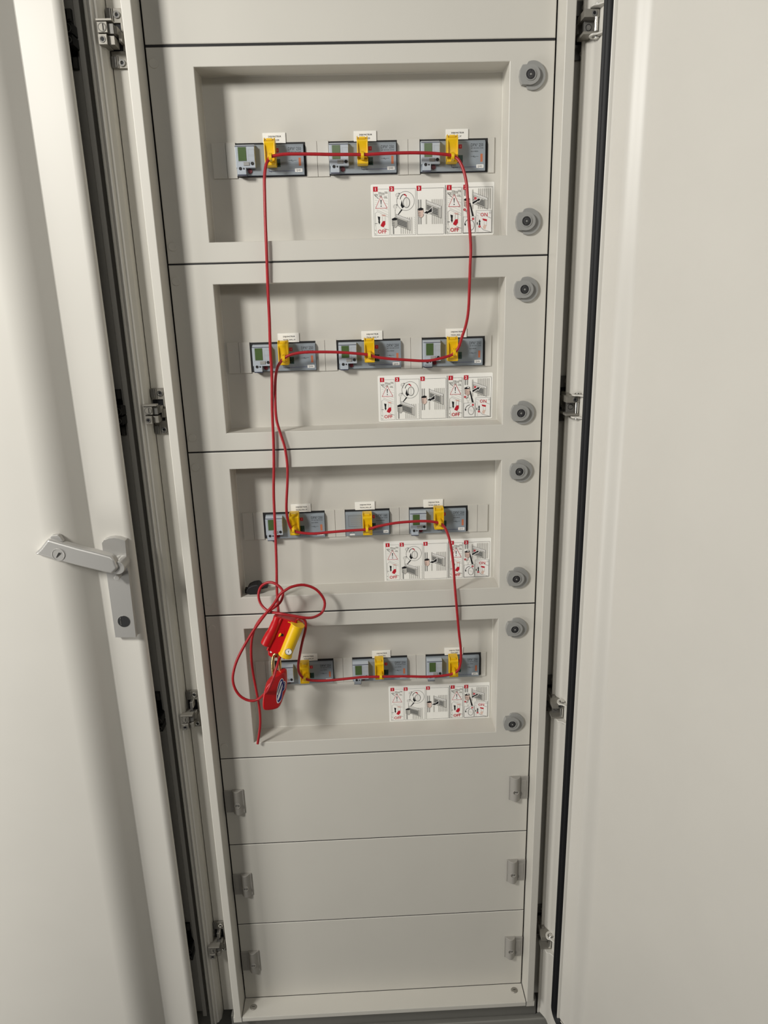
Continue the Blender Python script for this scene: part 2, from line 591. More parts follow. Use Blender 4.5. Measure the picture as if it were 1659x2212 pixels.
# rounded lower corner plate inside the gasket and corner weld
cp = [(0.052, DB + 0.036), (0.056, DB + 0.062)] + [(0.056 + 0.062 * math.sin(w * PI / 20), DB + 0.062 - 0.030 * (1 - math.cos(w * PI / 20))) for w in range(1, 11)]
MB().prism(cp + [(0.118, DB + 0.004), (0.052, DB + 0.004)], 0.0012, 0.0035, 0, lambda a, b, c: D(a, c, b)).build('corner_plate', DOORP, door, bevel=0.0006, seg=1)
for zc in HZ:
    for dz, up in ((0.0130, 1), (-0.0225, -1)):
        z0 = zc + dz
        pts = []
        for k in range(13):
            w = PI * k / 12
            pts.append((0.0105 * math.cos(w), -0.010 * math.sin(w)))
        # lug plate reaching from the door flange round the hinge pin
        e = MB()
        c = Vector((0.3430, -0.0550))
        ring_ = []
        for k in range(20):
            w = 2 * PI * k / 20
            ring_.append((c.x + 0.0105 * math.cos(w), c.y + 0.0125 * math.sin(w)))
        ring_ = [q for q in ring_ if q[1] > -0.063] + [(0.3540, -0.066), (0.3570, -0.078), (0.3530, -0.080), (0.3400, -0.064)]
        ctr = Vector((sum(q[0] for q in ring_) / len(ring_), sum(q[1] for q in ring_) / len(ring_)))
        ring_.sort(key=lambda q: math.atan2(q[1] - ctr.y, q[0] - ctr.x))
        e.extz(ring_, z0 - 0.0012, z0 + 0.0012)
        eo = e.build('hinge_lug', DOORP, door, bevel=0.0006, seg=1)
        b_ = MB().cyl((0.3425, -0.0550, z0 + 0.0012 * up), (0, 0, up), 0.0042, 0.0022, 12).ring((0.3425, -0.0550, z0 + 0.0012 * up), (0, 0, up), 0.0042, 0.0062, 0.0008, 18, 1)
        b_.build('bolt_head', [CHROME, STEELD], door, bevel=0.0003, seg=1)

# ------------------------------------------------------------------ panels
def rivet(x, z, parent):
    MB().cyl((x, 0.0, z), (0, -1, 0), 0.0068, 0.0014, 24, 0, 0.0064).build('plastic_cap', PAINT, parent, bevel=0.0002, seg=1)


def quarter_lock(x, z, parent):
    mb = MB()
    # outer collar, its left side cut away
    o_ = [(0.0035 + 0.0188 * math.cos(math.radians(a)), 0.0195 * math.sin(math.radians(a))) for a in range(-112, 113, 8)]
    o_ += [(-0.0060, 0.0135), (-0.0060, -0.0135)]
    mb.prism([(x + a, z + b) for a, b in o_], -0.0045, 0.0005, 0)
    i_ = [(-0.0015 + 0.0148 * math.cos(math.radians(a)), 0.0135 * math.sin(math.radians(a))) for a in range(-100, 101, 8)]
    i_ += [(-0.0130, 0.0128), (-0.0158, 0.0075), (-0.0170, 0.0), (-0.0158, -0.0075), (-0.0130, -0.0128)]
    mb.prism([(x + a, z + b) for a, b in i_], -0.0095, 0.0005, 0)
    mb.ring((x - 0.001, -0.0095, z), (0, -1, 0), 0.0070, 0.0084, 0.0012, 24, 0)
    mb.cyl((x - 0.001, -0.0095, z), (0, -1, 0), 0.0070, 0.0003, 24, 1)
    mb.ring((x - 0.001, -0.0098, z), (0, -1, 0), 0.0020, 0.0042, 0.0010, 16, 1)
    mb.cyl((x - 0.001, -0.0098, z), (0, -1, 0), 0.0013, 0.0012, 12, 0)
    mb.box(x - 0.0020, x, -0.0104, -0.0098, z - 0.0066, z + 0.0066, 2)
    mb.build('quarter_turn_lock', [GREYPL, GREYDK, INK], parent, bevel=0.0006, seg=2)


PANX = 0.2990


def front_panel(zt, h, gap_top, parent, recess=None, openings=()):
    """pressed sheet panel; recess = (x0, x1, z0, z1)"""
    z1, z0 = zt - gap_top, zt - h
    mb = MB()

    def loop(ix, y, rx=None):
        if rx is None:
            return [(-PANX + ix, y, z0 + ix), (PANX - ix, y, z0 + ix), (PANX - ix, y, z1 - ix), (-PANX + ix, y, z1 - ix)]
        a, b, c, d = recess
        return [(a - rx, y, c - rx), (b + rx, y, c - rx), (b + rx, y, d + rx), (a - rx, y, d + rx)]
    loops = [loop(0, 0.018), loop(0, 0.0014), loop(0.0004, 0.0005), loop(0.0014, 0.0)]
    if recess:
        loops += [loop(0, 0.0, 0.0010), loop(0, 0.0004, 0.0002), loop(0, 0.0012, 0.0), loop(0, 0.0490, 0.0), loop(0, 0.0500, -0.0010)]
    vs = [p for l in loops for p in l]
    fs = []
    for q in range(len(loops) - 1):
        for k in range(4):
            k2 = (k + 1) % 4
            fs.append((q * 4 + k, q * 4 + k2, q * 4 + 4 + k2, q * 4 + 4 + k))
    b = (len(loops) - 1) * 4
    fs.append((b, b + 1, b + 2, b + 3))
    mb.add(vs, fs, 0)
    for x0, x1, q0, q1 in openings:
        mb.box(x0, x1, 0.0493, 0.0502, q0, q1, 1)  # black plate paints the dark of the opening; no hole is cut
    return mb.build('front_panel', [PAINT, DARK], parent, smooth=0)


# row data: opening z top, x ranges
OZ = [1.8778, 1.5738, 1.2748, 0.9778]
OH = 0.0490
DEV = [[(-0.1872, -0.0787, -0.1870), (-0.0418, 0.0652, -0.0416), (0.1016, 0.2092, 0.1022)],
       [(-0.1890, -0.0787, -0.1843), (-0.0430, 0.0650, -0.0400), (0.1018, 0.2088, 0.1022)],
       [(-0.1885, -0.0780, -0.1838), (-0.0412, 0.0396, -0.0405), (0.0750, 0.1816, 0.0755)],
       [(-0.1880, -0.0760, -0.1825), (-0.0392, 0.0664, -0.0392), (0.1026, 0.2094, 0.1030)]]
STRIP = [[(-0.2250, -0.2030, -0.1872), (-0.0785, -0.0603, -0.0418), (0.0656, 0.0830, 0.1016), (0.2094, 0.2203)],
         [(-0.2275, -0.2078, -0.1890), (-0.0787, -0.0630, -0.0430), (0.0651, 0.0824, 0.1018), (0.2088, 0.2203)],
         [(-0.2260, -0.2072, -0.1885), (-0.0777, -0.0595, -0.0412), (0.0395, 0.0572, 0.0750), (0.1816, 0.1998, 0.2190)],
         [(-0.2255, -0.2064, -0.1880), (-0.0758, -0.0578, -0.0392), (0.0666, 0.0840, 0.1026), (0.2096, 0.2197)]]
RECZ = [(1.7300, 1.9705), (1.4300, 1.6675), (1.1325, 1.3680), (0.8325, 1.0705)]
CAPZ = [(1.976, 1.7251), (1.6737, 1.424), (1.3732, 1.1257), (1.0748, 0.8266)]
LOCKZ = [(1.9508, 1.7490), (1.6475, 1.4495), (1.3490, 1.1515), (1.0525, 0.8540)]
for r in range(4):
    ops = [(a, b, OZ[r] - OH, OZ[r]) for a, b, c in DEV[r]]
    fp = front_panel(ZT[r], 0.3, 0.0032 if r == 0 else 0.0022, enc, (-0.2320, 0.2320, RECZ[r][0], RECZ[r][1]), ops)
    fp['label'] = 'recessed front panel with %s row of breakers' % ('top', 'second', 'third', 'bottom')[r]
    for z in CAPZ[r]:
        rivet(-0.2893, z, fp)
    for z in LOCKZ[r]:
        quarter_lock(0.2625, z, fp)
    for st in STRIP[r]:
        for a, b in zip(st, st[1:]):
            MB().box(a + 0.0002, b - 0.0003, 0.0478, 0.0500, OZ[r] - OH - 0.0015, OZ[r] + 0.0010).build('blanking_strip', PAINT, fp, bevel=0.0003, seg=1)


def plate_clip(x0, x1, z0, z1, inner_right, parent):
    """grey latch clip: flat tongue beside the post, rounded barrel with a key slot"""
    mb = MB()
    w = x1 - x0
    if inner_right:
        t0, t1, b0, b1 = x0, x0 + 0.44 * w, x0 + 0.42 * w, x1
    else:
        t0, t1, b0, b1 = x1 - 0.44 * w, x1, x0, x1 - 0.42 * w
    mb.box(t0, t1, -0.0028, 0.0004, z0 + 0.0015, z1 - 0.0012)
    mb.box(t0 + 0.003, t1 - 0.004, -0.0034, -0.002, z0 + 0.006, z1 - 0.010)
    prof = []
    for k in range(13):
        q = k / 12
        prof.append((b0 + (b1 - b0) * q, -0.0030 - 0.0080 * math.sin(PI * min(1, max(0, (q if inner_right else 1 - q) * 1.15))) ** 0.8 if 0 < q < 1 else -0.003))
    prof += [(b1, 0.0004), (b0, 0.0004)]
    mb.extz(prof, z0, z1)
    bc = (b0 + b1) / 2 + (-0.001 if inner_right else 0.001)
    zc = z0 + 0.42 * (z1 - z0)
    mb.ring((bc, -0.0095, zc), (0, -1, 0), 0.0046, 0.0058, 0.0016, 20, 0)
    mb.cyl((bc, -0.0095, zc), (0, -1, 0), 0.0046, 0.0011, 20, 2)
    mb.box(bc - 0.0036, bc + 0.0036, -0.0111, -0.0100, zc - 0.0002, zc + 0.0020, 1)
    mb.build('latch_clip', [GREYPL2, INK, STEEL], parent, bevel=0.0004, seg=1)


js = MB()
for zs in (2.0, 1.7, 1.4, 1.1, 0.8, 0.6, 0.4):
    gp = 0.0032 if zs == 2.0 else 0.0022 if zs > 0.8 else 0.0016
    js.box(-0.299, 0.299, 0.0010, 0.012, zs - gp, zs + 0.0003)  # black filler added in each seam to paint its shade
js.build('seam_shade_strip', DARK, enc, smooth=0)
front_panel(2.255, 0.255, 0.0, enc)['label'] = 'plain blank panel above the top row'
for k, zt in enumerate((0.8, 0.6, 0.4)):
    fp = front_panel(zt, 0.2, 0.0016, enc)
    fp['label'] = ('upper', 'middle', 'lowest')[k] + ' plain blank panel of the three at the foot'
    a = zt - 0.1227 + 0.053 - 0.0
    plate_clip(-0.2985, -0.2612, zt - 0.1225, zt - 0.0700, True, fp)
    plate_clip(0.2603, 0.2985, zt - 0.1222, zt - 0.0688, False, fp)

# ------------------------------------------------------------------ neighbouring enclosure on the left, its door to
enc2 = thing('electrical_enclosure', 'neighbouring cream enclosure on the left with closed door and lever handle', 'cabinet', (-0.74, 0.0, 0))


def W2(mb, name, m, **kw):
    return mb.build(name, m, enc2, origin=(-0.74, 0, 0), **kw)


pr = [(-0.4310, 0.004), (-0.3930, 0.004), (-0.3930, -0.006), (-0.3915, -0.008), (-0.3835, -0.008),
      (-0.3825, 0.050), (-0.3735, 0.050), (-0.3735, 0.40), (-0.4310, 0.40)]
W2(MB().extz(pr, 0.165, TOP), 'side_upright', PAINT, bevel=0.0005, seg=1)
W2(MB().box(-1.10, -0.431, -0.005, 0.40, 0.165, TOP), 'cabinet_body', PAINT, smooth=0)
W2(MB().box(-1.10, -0.376, -0.045, 0.40, 0.0, 0.160), 'plinth', SILL, bevel=0.001)
for i, zc in enumerate(HZ):
    pass
E2 = (0.74, 0.0, 0)
for i, zc in enumerate(HZ):
    h = hinge_strike(-0.746, zc, -1, [STEELSH, STEELD, CHROME, INK], enc2, low=(i == 3 or i == 2))
    h.location = E2

# door: bowed sheet with a flat edge strip
prof = [(-1.075, -0.105), (-0.80, -0.1150), (-0.60, -0.1135), (-0.53, -0.1130)]
for k in range(13):                                  # roll-off: arc from the flat face into a steep flank
    w = math.radians(46) * k / 12
    prof.append((-0.5115 + 0.0640 * math.sin(w), -0.1130 + 0.0640 * (1 - math.cos(w))))
prof += [(-0.4482, -0.0755)]
prof += [(-0.4470, -0.0750), (-0.3985, -0.0750)]
for k in range(1, 8):
    w = PI / 2 * k / 7
    prof.append((-0.3985 + 0.0125 * math.sin(w), -0.0640 - 0.0110 * math.cos(w)))
prof += [(-0.3862, -0.0630), (-0.3905, -0.0520), (-0.3930, -0.0520), (-0.3900, -0.0620), (-0.3960, -0.0710), (-0.4500, -0.0690), (-0.52, -0.1060), (-0.60, -0.1060), (-0.80, -0.1085), (-1.075, -0.099)]
door2 = W2(MB().extz(prof, 0.140, 2.30), 'door', DOORP, smooth=22)
door2['label'] = 'closed bowed door with a flat strip along its right edge'


def d2(mb, name, m, **kw):
    return mb.build(name, m, door2, origin=(-0.74, 0, 0), **kw)


PLATE = [(-0.4305, 1.2735), (-0.4263, 1.2789), (-0.419, 1.2813), (-0.4108, 1.282), (-0.4029, 1.2807), (-0.393, 1.2763), (-0.3957, 1.2181), (-0.3973, 1.1043), (-0.4316, 1.1058), (-0.4306, 1.2208)]
hp = MB()
# shallow tray with a curved front
up_ = [p for p in PLATE[:6]] + [(-0.3952, 1.2240), (-0.4308, 1.2265)]
hp.prism(up_, -0.0885, -0.0745)
hp.prism([(-0.4308, 1.2262), (-0.3953, 1.2238), (-0.3973, 1.1043), (-0.4316, 1.1058)], -0.0865, -0.0745)
hp.cyl((-0.4135, -0.0866, 1.1345), (0, -1, 0), 0.0105, 0.0003, 32, 1)
hp.box(-0.4190, -0.4178, -0.0874, -0.0868, 1.1280, 1.1415, 2)
plate = d2(hp, 'handle_plate', [ALU, DARK, CHROME], bevel=0.0012, seg=3, label='silver handle plate with a round black hole')
LEVER = [(-0.5, 1.2953), (-0.4559, 1.2792), (-0.4279, 1.2703), (-0.4073, 1.2634), (-0.4014, 1.2571), (-0.3997, 1.2484), (-0.3973, 1.2428), (-0.408, 1.2328), (-0.419, 1.236), (-0.4603, 1.249), (-0.5033, 1.2636), (-0.5246, 1.2714), (-0.513, 1.2809)]
lv = MB().prism(LEVER, -0.1240, -0.1060)
d2(lv, 'handle_lever', ALU, bevel=0.0045, seg=4, smooth=60, label='silver swing lever folded out to the left')
kn = MB().cyl((-0.4060, -0.1060, 1.2400), (0, 1, 0), 0.0120, 0.0320, 28).cyl((-0.4000, -0.1180, 1.2410), (0, 1, 0), 0.0105, 0.0300, 28)
d2(kn, 'lever_pivot', ALU, bevel=0.001)
d2(MB().cyl((-0.4095, -0.1030, 1.2185), (0, 1, 0), 0.0042, 0.0160, 20), 'pivot_pin', ALU, bevel=0.0006)
lc = MB().ring((-0.4864, -0.1240, 1.2694), (0, -1, 0), 0.0088, 0.0102, 0.0012, 28, 0).cyl((-0.4864, -0.1240, 1.2694), (0, -1, 0), 0.0088, 0.0006, 28, 0)
lc.prism([(-0.4905, 1.2655), (-0.4895, 1.2645), (-0.4815, 1.2712), (-0.4820, 1.2730), (-0.4850, 1.2740)], -0.1256, -0.1244, 1)
d2(lc, 'key_cylinder', [ALU, CHROME], bevel=0.0003, seg=1)
d2(MB().prism([(-0.4995, 1.2940), (-0.4950, 1.2987), (-0.4854, 1.2996), (-0.4825, 1.2965), (-0.4786, 1.2880)], -0.1180, -0.1090), 'lever_catch', ALU, bevel=0.0008)

# ------------------------------------------------------------------ circuit breakers
BW, BH = 0.1055, 0.0445
ROWN = ['top row', 'second row', 'third row', 'bottom row']
POSN = ['left', 'middle', 'right']


def breaker(x, zb, no, label, small=False, width=BW):
    t = thing('circuit_breaker', label, 'circuit breaker', (x, 0.0492, zb), 'circuit breakers in the four panel rows')
    Wd = width
    F = -0.0072                                   # front face (towards -Y), local
    fx = lambda u: u * Wd
    fz = lambda v: 0.0012 + (1 - v) * BH
    mb = MB()
    mb.extx([(0, fz(1)), (F, fz(1)), (F, fz(0.075)), (F + 0.0030, fz(0)), (0, fz(0))], 0, Wd)
    mb.build('housing', BRK, t, bevel=0.0007, seg=2)
    e = MB()
    e.box(-0.0003, Wd + 0.0003, F + 0.0042, -0.0002, fz(1) - 0.0003, fz(1) + 0.0010)
    e.build('housing_edge', BRKEDGE, t, smooth=0)
    p = Print(F)
    if small:
        # rating table on the left part
        p.box_line(fx(.07), fz(.60), fx(.36), fz(.14), 0.0003, K)
        p.line([(fx(.07), fz(.20)), (fx(.36), fz(.20))], 0.0003, G)
        for u in (.115, .17, .235, .30):
            p.line([(fx(u), fz(.14)), (fx(u), fz(.60))], 0.00025, G)
        for v in (.27, .35, .43, .51):
            for u in (.14, .20, .265, .33):
                p.line([(fx(u - .018), fz(v)), (fx(u + .016), fz(v))], 0.0009, G)
        for u, v, w in ((.28, .66, .20), (.28, .72, .22)):
            p.line([(fx(u - w / 2), fz(v)), (fx(u + w / 2), fz(v))], 0.0008, G)
        p.line([(fx(.07), fz(.86)), (fx(.11), fz(.86)), (fx(.14), fz(.80)), (fx(.19), fz(.86))], 0.0005, K)
        p.rect(fx(.085), fz(.97), fx(.20), fz(.91), WH)
        hx0, hx1 = .40, .63
        tx0, tx1 = .70, .955
        name = 'DPX\u00b3 160'
    else:
        hx0, hx1 = .455, .595
        tx0, tx1 = .775, .965
        name = 'DPX\u00b3 250'
    # handle slot with on and off marks
    p.rect(fx(hx0), fz(.735), fx(hx1), fz(.48), K)
    p.rect(fx(hx1 - .002), fz(.745), fx(hx1 + .055), fz(.485), GN)
    cx_ = fx(hx1 + .022)
    p.ell_line(cx_, fz(.665), 0.0014, 0.0017, 0.0007, WH)
    p.rect(fx(hx1 - .012), fz(.275), fx(hx1 + .040), fz(.14), RD)
    p.text('I', cx_ - 0.0004, fz(.24), 0.0032, PK, bold=0.01)
    p.line([(fx(hx0), fz(.79)), (fx(hx1), fz(.79))], 0.00025, G)
    p.line([(fx(hx1 + .005), fz(.74)), (fx(hx1 + .005), fz(.97))], 0.00025, G)
    p.text(name, fx((tx0 + tx1) / 2), fz(.215), 0.0047, K, width=fx(tx1 - tx0))
    p.text('4P 80208 0308', fx((tx0 + tx1) / 2), fz(.285), 0.0017, K, width=fx(tx1 - tx0))
    p.text('Inm=400A', fx(tx0), fz(.39), 0.0018, K, width=fx(.115 if not small else .2), align='l', bold=0.01)
    if not small:
        p.line([(fx(.775), fz(.535)), (fx(.815), fz(.535)), (fx(.838), fz(.565)), (fx(.85), fz(.535)), (fx(.89), fz(.535))], 0.0004, K)
        p.ell_line(fx(.82), fz(.535), 0.0012, 0.0008, 0.0003, K, n=10)
        p.rect(fx(.922), fz(.715), fx(.957), fz(.455), OR)
    else:
        p.text('Ui 800V 50/60Hz', fx((tx0 + tx1) / 2 - .02), fz(.50), 0.0014, G, width=fx(.21))
        p.text('IEC 60947-2', fx((tx0 + tx1) / 2 - .03), fz(.58), 0.0014, G, width=fx(.18))
    p.line([(fx(hx0 + .02), fz(.80)), (fx(hx0 + .02), fz(.875)), (fx(.87), fz(.875))], 0.0005, NV)
    p.text('legrand', fx(hx0 + .075), fz(.895), 0.0017, K, width=fx(.085), bold=0.015)
    p.build('printing', INKS, t)
    q = Print(F - 0.0004)
    q.rect(fx(.860), fz(.912), fx(.972), fz(.800), WH)
    q.text(no, fx(.916), fz(.885), 0.0026, K, width=fx(.072), bold=0.012)
    MB().box(fx(.860), fx(.972), F - 0.0004, F, fz(.912), fz(.800)).build('number_tag', WHITE, t, smooth=0, label='white tag reading ' + no)
    q.build('tag_printing', INKS, t)
    if small:
        return t
    # electronic trip unit standing proud of the housing
    mu = MB()
    Y = -0.0170
    mu.extx([(F + 0.001, fz(.78)), (Y, fz(.78)), (Y, fz(.105)), (F - 0.002, fz(.015)), (F + 0.001, fz(.015))], fx(.004), fx(.290))
    mu.box(fx(.022), fx(.148), Y, F + 0.001, fz(1.0) + 0.0003, fz(.76))
    unit = mu.build('trip_unit', BRK2, t, bevel=0.0009, seg=2, label='pale grey trip unit with a small display')
    ed = MB()
    ed.box(fx(.020), fx(.150), Y + 0.0010, F + 0.0016, fz(1.0) - 0.0010, fz(1.0) + 0.0008)
    ed.box(fx(.004), fx(.290), Y + 0.0004, Y + 0.0016, fz(.098), fz(.080))
    ed.build('unit_edge', BRKEDGE, unit, smooth=0)
    MB().box(fx(.048), fx(.166), Y - 0.0006, Y + 0.001, fz(.560), fz(.120)).build('display', SCREEN, unit, bevel=0.0002, seg=1, label='green display window')
    MB().box(fx(.118), fx(.204), Y - 0.0012, Y + 0.001, fz(.710), fz(.600)).build('button', GREYPL, unit, bevel=0.0003, seg=1)
    MB().cyl((fx(.246), Y + 0.001, fz(.645)), (0, -1, 0), 0.0024, 0.0022, 18).build('button', BLACK, unit, bevel=0.0003, seg=1)
    MB().cyl((fx(.066), Y + 0.001, fz(.80)), (0, -1, 0), 0.0023, 0.0020, 18).build('socket', BLACK, unit, bevel=0.0003, seg=1)
    MB().cyl((fx(.116), Y + 0.001, fz(.805)), (0, -1, 0), 0.0013, 0.0016, 14).build('socket', GREYDK, unit, bevel=0.0002, seg=1)
    k = Print(Y)
    k.box_line(fx(.042), fz(.575), fx(.172), fz(.105), 0.0002, G)
    k.box_line(fx(.192), fz(.56), fx(.284), fz(.20), 0.0002, G)
    k.line([(fx(.205), fz(.20)), (fx(.205), fz(.56))], 0.0002, G)
    for v in (.37, .41):
        k.line([(fx(.192), fz(v)), (fx(.284), fz(v))], 0.0002, G)
    k.line([(fx(.03), fz(.59)), (fx(.285), fz(.59))], 0.0002, G)
    k.build('unit_printing', INKS, unit)
    MB().cyl((fx(.195), F + 0.001, fz(.86)), (0, -1, 0), 0.0034, 0.0030, 20).build('test_button', DKRED, t, bevel=0.0005, seg=1)
    return t


NUM = 0
for r in range(4):
    for c in range(3):
        NUM += 1
        sm = (r, c) == (2, 1)
        lab = 'grey circuit breaker tagged QH%02d, %s one of the %s' % (NUM, POSN[c], ROWN[r])
        if sm:
            lab = 'narrow grey circuit breaker with printed table, no display, tagged QH%02d' % NUM
        breaker(DEV[r][c][2], OZ[r] - OH, 'QH%02d' % NUM, lab, sm, 0.0790 if sm else (BW if c < 2 else BW - 0.0030))

# ------------------------------------------------------------------ white name plates above the breakers
TAGX = [[-0.1440, -0.0020, 0.1427], [-0.1410, -0.0005, 0.1424], [-0.1377, -0.0223, 0.1015], [-0.1415, -0.0008, 0.1392]]
TAGZ = [1.8765, 1.5725, 1.2738, 0.9755]
TXT = [['TDDC_GZR', 'TDDC_GZR', 'TDDC_VT'], ['TDOA2_RGG_U2', 'TDOA1_RGG_VT', 'TDOA1_RGG_VT'],
       ['TDOA2_RGG_VT', 'TDOA3_RGG_UP', 'TDOA2_RGG_VT'], ['TDOG_RGG_UT', 'TDOG_RGG', 'TDOG_RGG']]
for r in range(4):
    for c in range(3):
        t = thing('name_plate', 'white label reading DISJONCTEUR above the %s breaker of the %s' % (POSN[c], ROWN[r]), 'label',
                  (TAGX[r][c], 0.0493, TAGZ[r]), 'white name plates above the breakers')
        MB().box(0, 0.0355, -0.0012, 0.0006, 0, 0.0150).build('plate', WHITE, t, bevel=0.0003, seg=1)
        p = Print(-0.0012)
        p.text('DISJONCTEUR', 0.0187, 0.0085, 0.0023, K, width=0.0200, bold=0.035)
        w = 0.0022 * len(TXT[r][c]) * 0.78
        p.text(TXT[r][c], 0.0187, 0.0033, 0.0023, K, width=w, bold=0.035)
        p.build('printing', INKS, t)


# ------------------------------------------------------------------ instruction stickers
def sticker(x, z, label):
    """origin at the lower left corner, drawing in millimetres from the top left"""
    t = thing('instruction_sticker', label, 'sticker', (x, 0.0499, z), 'operating instruction stickers')
    Wm, Hm = 199.0, 79.5
    o = []
    rr = 2.2
    for cx_, cy_, a in ((Wm - rr, Hm - rr, 0), (rr, Hm - rr, 90), (rr, rr, 180), (Wm - rr, rr, 270)):
        for k in range(5):
            w = math.radians(a + 22.5 * k)
            o.append(((cx_ + rr * math.cos(w)) / 1000, (cy_ + rr * math.sin(w)) / 1000))
    MB().prism(o, -0.0003, 0.0002).build('sheet', WHITE, t, smooth=0)
    p = Print(-0.0003)
    m = lambda a, b: (a / 1000, (Hm - b) / 1000)
    P = lambda pts: [m(*q) for q in pts]
    ln = lambda pts, w=0.35, c=G, close=False: p.line(P(pts), w / 1000, c, close)
    pg = lambda pts, c: p.poly(P(pts), c)

    def rc(x0, y0, x1, y1, c):
        p.rect(x0 / 1000, (Hm - y1) / 1000, x1 / 1000, (Hm - y0) / 1000, c)

    def el(cx_, cy_, rx, ry, c):
        p.ell(cx_ / 1000, (Hm - cy_) / 1000, rx / 1000, ry / 1000, c)

    def eln(cx_, cy_, rx, ry, w, c, a0=0, a1=360):
        p.ell_line(cx_ / 1000, (Hm - cy_) / 1000, rx / 1000, ry / 1000, w / 1000, c, a0, a1)

    def tx(s_, cx_, base, h, c, bold=0.0):
        p.text(s_, cx_ / 1000, (Hm - base) / 1000, h / 1000, c, bold=bold)

    def frame(x0, y0, x1, y1, fill=None):
        if fill is not None:
            rc(x0, y0, x1, y1, fill)
        ln([(x0, y0), (x1, y0), (x1, y1), (x0, y1)], 0.35, K, True)

    def num(x_, s_):
        rc(x_, 3.4, x_ + 7.4, 10.8, RD)
        tx(s_, x_ + 3.7, 9.4, 4.8, WH, 0.02)

    def warn(x0):
        # background sketch, warning triangle, lever pushed down
        for k in range(7):
            ln([(x0 + 2, 14 + k * 3.0), (x0 + 23, 17.0 + k * 4.2)], 0.3, G if k % 2 else L)
        for a, b in ((2.5, 14), (8, 11.5), (13, 12.5), (18, 11), (9, 16), (17, 18)):
            rc(x0 + a, b, x0 + a + 4.5, b + 3.2, L)
            ln([(x0 + a, b), (x0 + a + 4.5, b + 1), (x0 + a + 4.5, b + 3.6)], 0.4, G)
        ln([(x0 + 1.5, 15), (x0 + 4, 18), (x0 + 8, 21)], 0.7, K)
        pg([(x0 + 12, 17.5), (x0 + 2.6, 36), (x0 + 22.2, 36)], WH)
        ln([(x0 + 12, 17.8), (x0 + 3.0, 35.6), (x0 + 21.6, 35.6)], 0.7, RD, True)
        pg([(x0 + 11.1, 23), (x0 + 13.0, 23), (x0 + 12.5, 30.2), (x0 + 11.6, 30.2)], K)
        el(x0 + 12, 32.5, 0.95, 0.95, K)
        ln([(x0 + 5, 38), (x0 + 23, 46)], 0.35, G)
        ln([(x0 + 2, 43), (x0 + 2.2, 62)], 0.5, G)
        ln([(x0 + 2, 43), (x0 + 6, 40.5), (x0 + 23, 49)], 0.35, G)
        ln([(x0 + 1.5, 58.5), (x0 + 5, 58.5)], 0.6, K)
        ln([(x0 + 16, 66), (x0 + 23.5, 68.5)], 0.5, K)
        ln([(x0 + 2.6, 62), (x0 + 4.5, 75)], 0.3, G)
        pg([(x0 + 6.0, 47.5), (x0 + 10, 48.5), (x0 + 9.2, 55.5), (x0 + 10.0, 55.7), (x0 + 8.4, 60), (x0 + 6.4, 55.2), (x0 + 7.3, 55.3)], K)
        rc(x0 + 13.6, 45, x0 + 18.4, 47.6, PK)
        ln([(x0 + 12, 45.5), (x0 + 19, 47.5)], 0.4, RD)
        ln([(x0 + 13.6, 48), (x0 + 13.6, 55), (x0 + 18, 56), (x0 + 18, 48)], 0.4, G)
        pg([(x0 + 14, 55), (x0 + 18, 54.6), (x0 + 18.2, 60), (x0 + 15, 64.5), (x0 + 10.5, 62.5), (x0 + 10.6, 60.5)], RD)
        tx('OFF', x0 + 12.8, 73.5, 6.0, RD, 0.018)
        for b in (68, 73.5):
            ln([(x0 + 1.4, b), (x0 + 2.4, b + 1.6)], 0.6, K)

    def stripes(x0, x1, y0, y1, n, c=L):
        for k in range(n):
            a = x0 + (x1 - x0) * (k + 0.2) / n
            rc(a, y0, a + (x1 - x0) * 0.45 / n, y1, c)

    def unit(x0, y0, w, h, sl):
        """slanted breaker drawing"""
        q = lambda u, v: (x0 + u * w, y0 + v * h + u * w * sl)
        pg([q(0, 0), q(1, 0), q(1, 1), q(0, 1)], WH)
        pg([q(0, .22), q(.80, .22), q(.80, 1), q(0, 1)], L)
        pg([q(.04, .34), q(.76, .34), q(.76, .92), q(.04, .92)], G)
        for v in (.38, .52, .66, .80):
            ln([q(.04, v), q(.76, v)], 0.55, K)
        pg([q(.80, .20), q(.97, .20), q(.97, 1.0), q(.80, 1.0)], L)
        ln([q(0, 0), q(1, 0), q(1, 1), q(0, 1)], 0.45, K, True)
        ln([q(0, .10), q(1, .10)], 0.3, K)
        ln([q(0, .2), q(1, .2)], 0.3, K)
        ln([q(.80, .2), q(.80, 1)], 0.5, K)

    def plug(x0, y0, c):
        pg([(x0, y0 + 2), (x0 + 5, y0), (x0 + 9, y0 + 1.5), (x0 + 9.5, y0 + 12), (x0 + 6, y0 + 15.5), (x0 + 1, y0 + 13)], c)
        pg([(x0, y0 + 2), (x0 + 5, y0), (x0 + 9, y0 + 1.5), (x0 + 8, y0 + 4), (x0 + 1, y0 + 4.6)], K)
        for k in range(3):
            ln([(x0 + 0.5, y0 + 6.5 + 2.4 * k), (x0 + 4, y0 + 7.2 + 2.4 * k)], 0.7, K)
        ln([(x0, y0 + 2), (x0 + 5, y0), (x0 + 9, y0 + 1.5), (x0 + 9.5, y0 + 12), (x0 + 6, y0 + 15.5), (x0 + 1, y0 + 13)], 0.4, K, True)

    # 1
    frame(4, 7.2, 28.5, 76.4)
    warn(4)
    num(3.7, '1')
    # 2
    frame(30.7, 7.2, 71.6, 76.4)
    stripes(33, 38, 62, 75, 1, G)
    stripes(46, 67, 50, 75, 6, L)
    for k in range(8):
        ln([(69.2, 50 + k * 3.2), (70.2, 51.6 + k * 3.2)], 0.3, G)
    eln(55.5, 25.5, 14.2, 14.2, 0.45, K)
    eln(57, 28, 5.4, 7.8, 0.5, K)
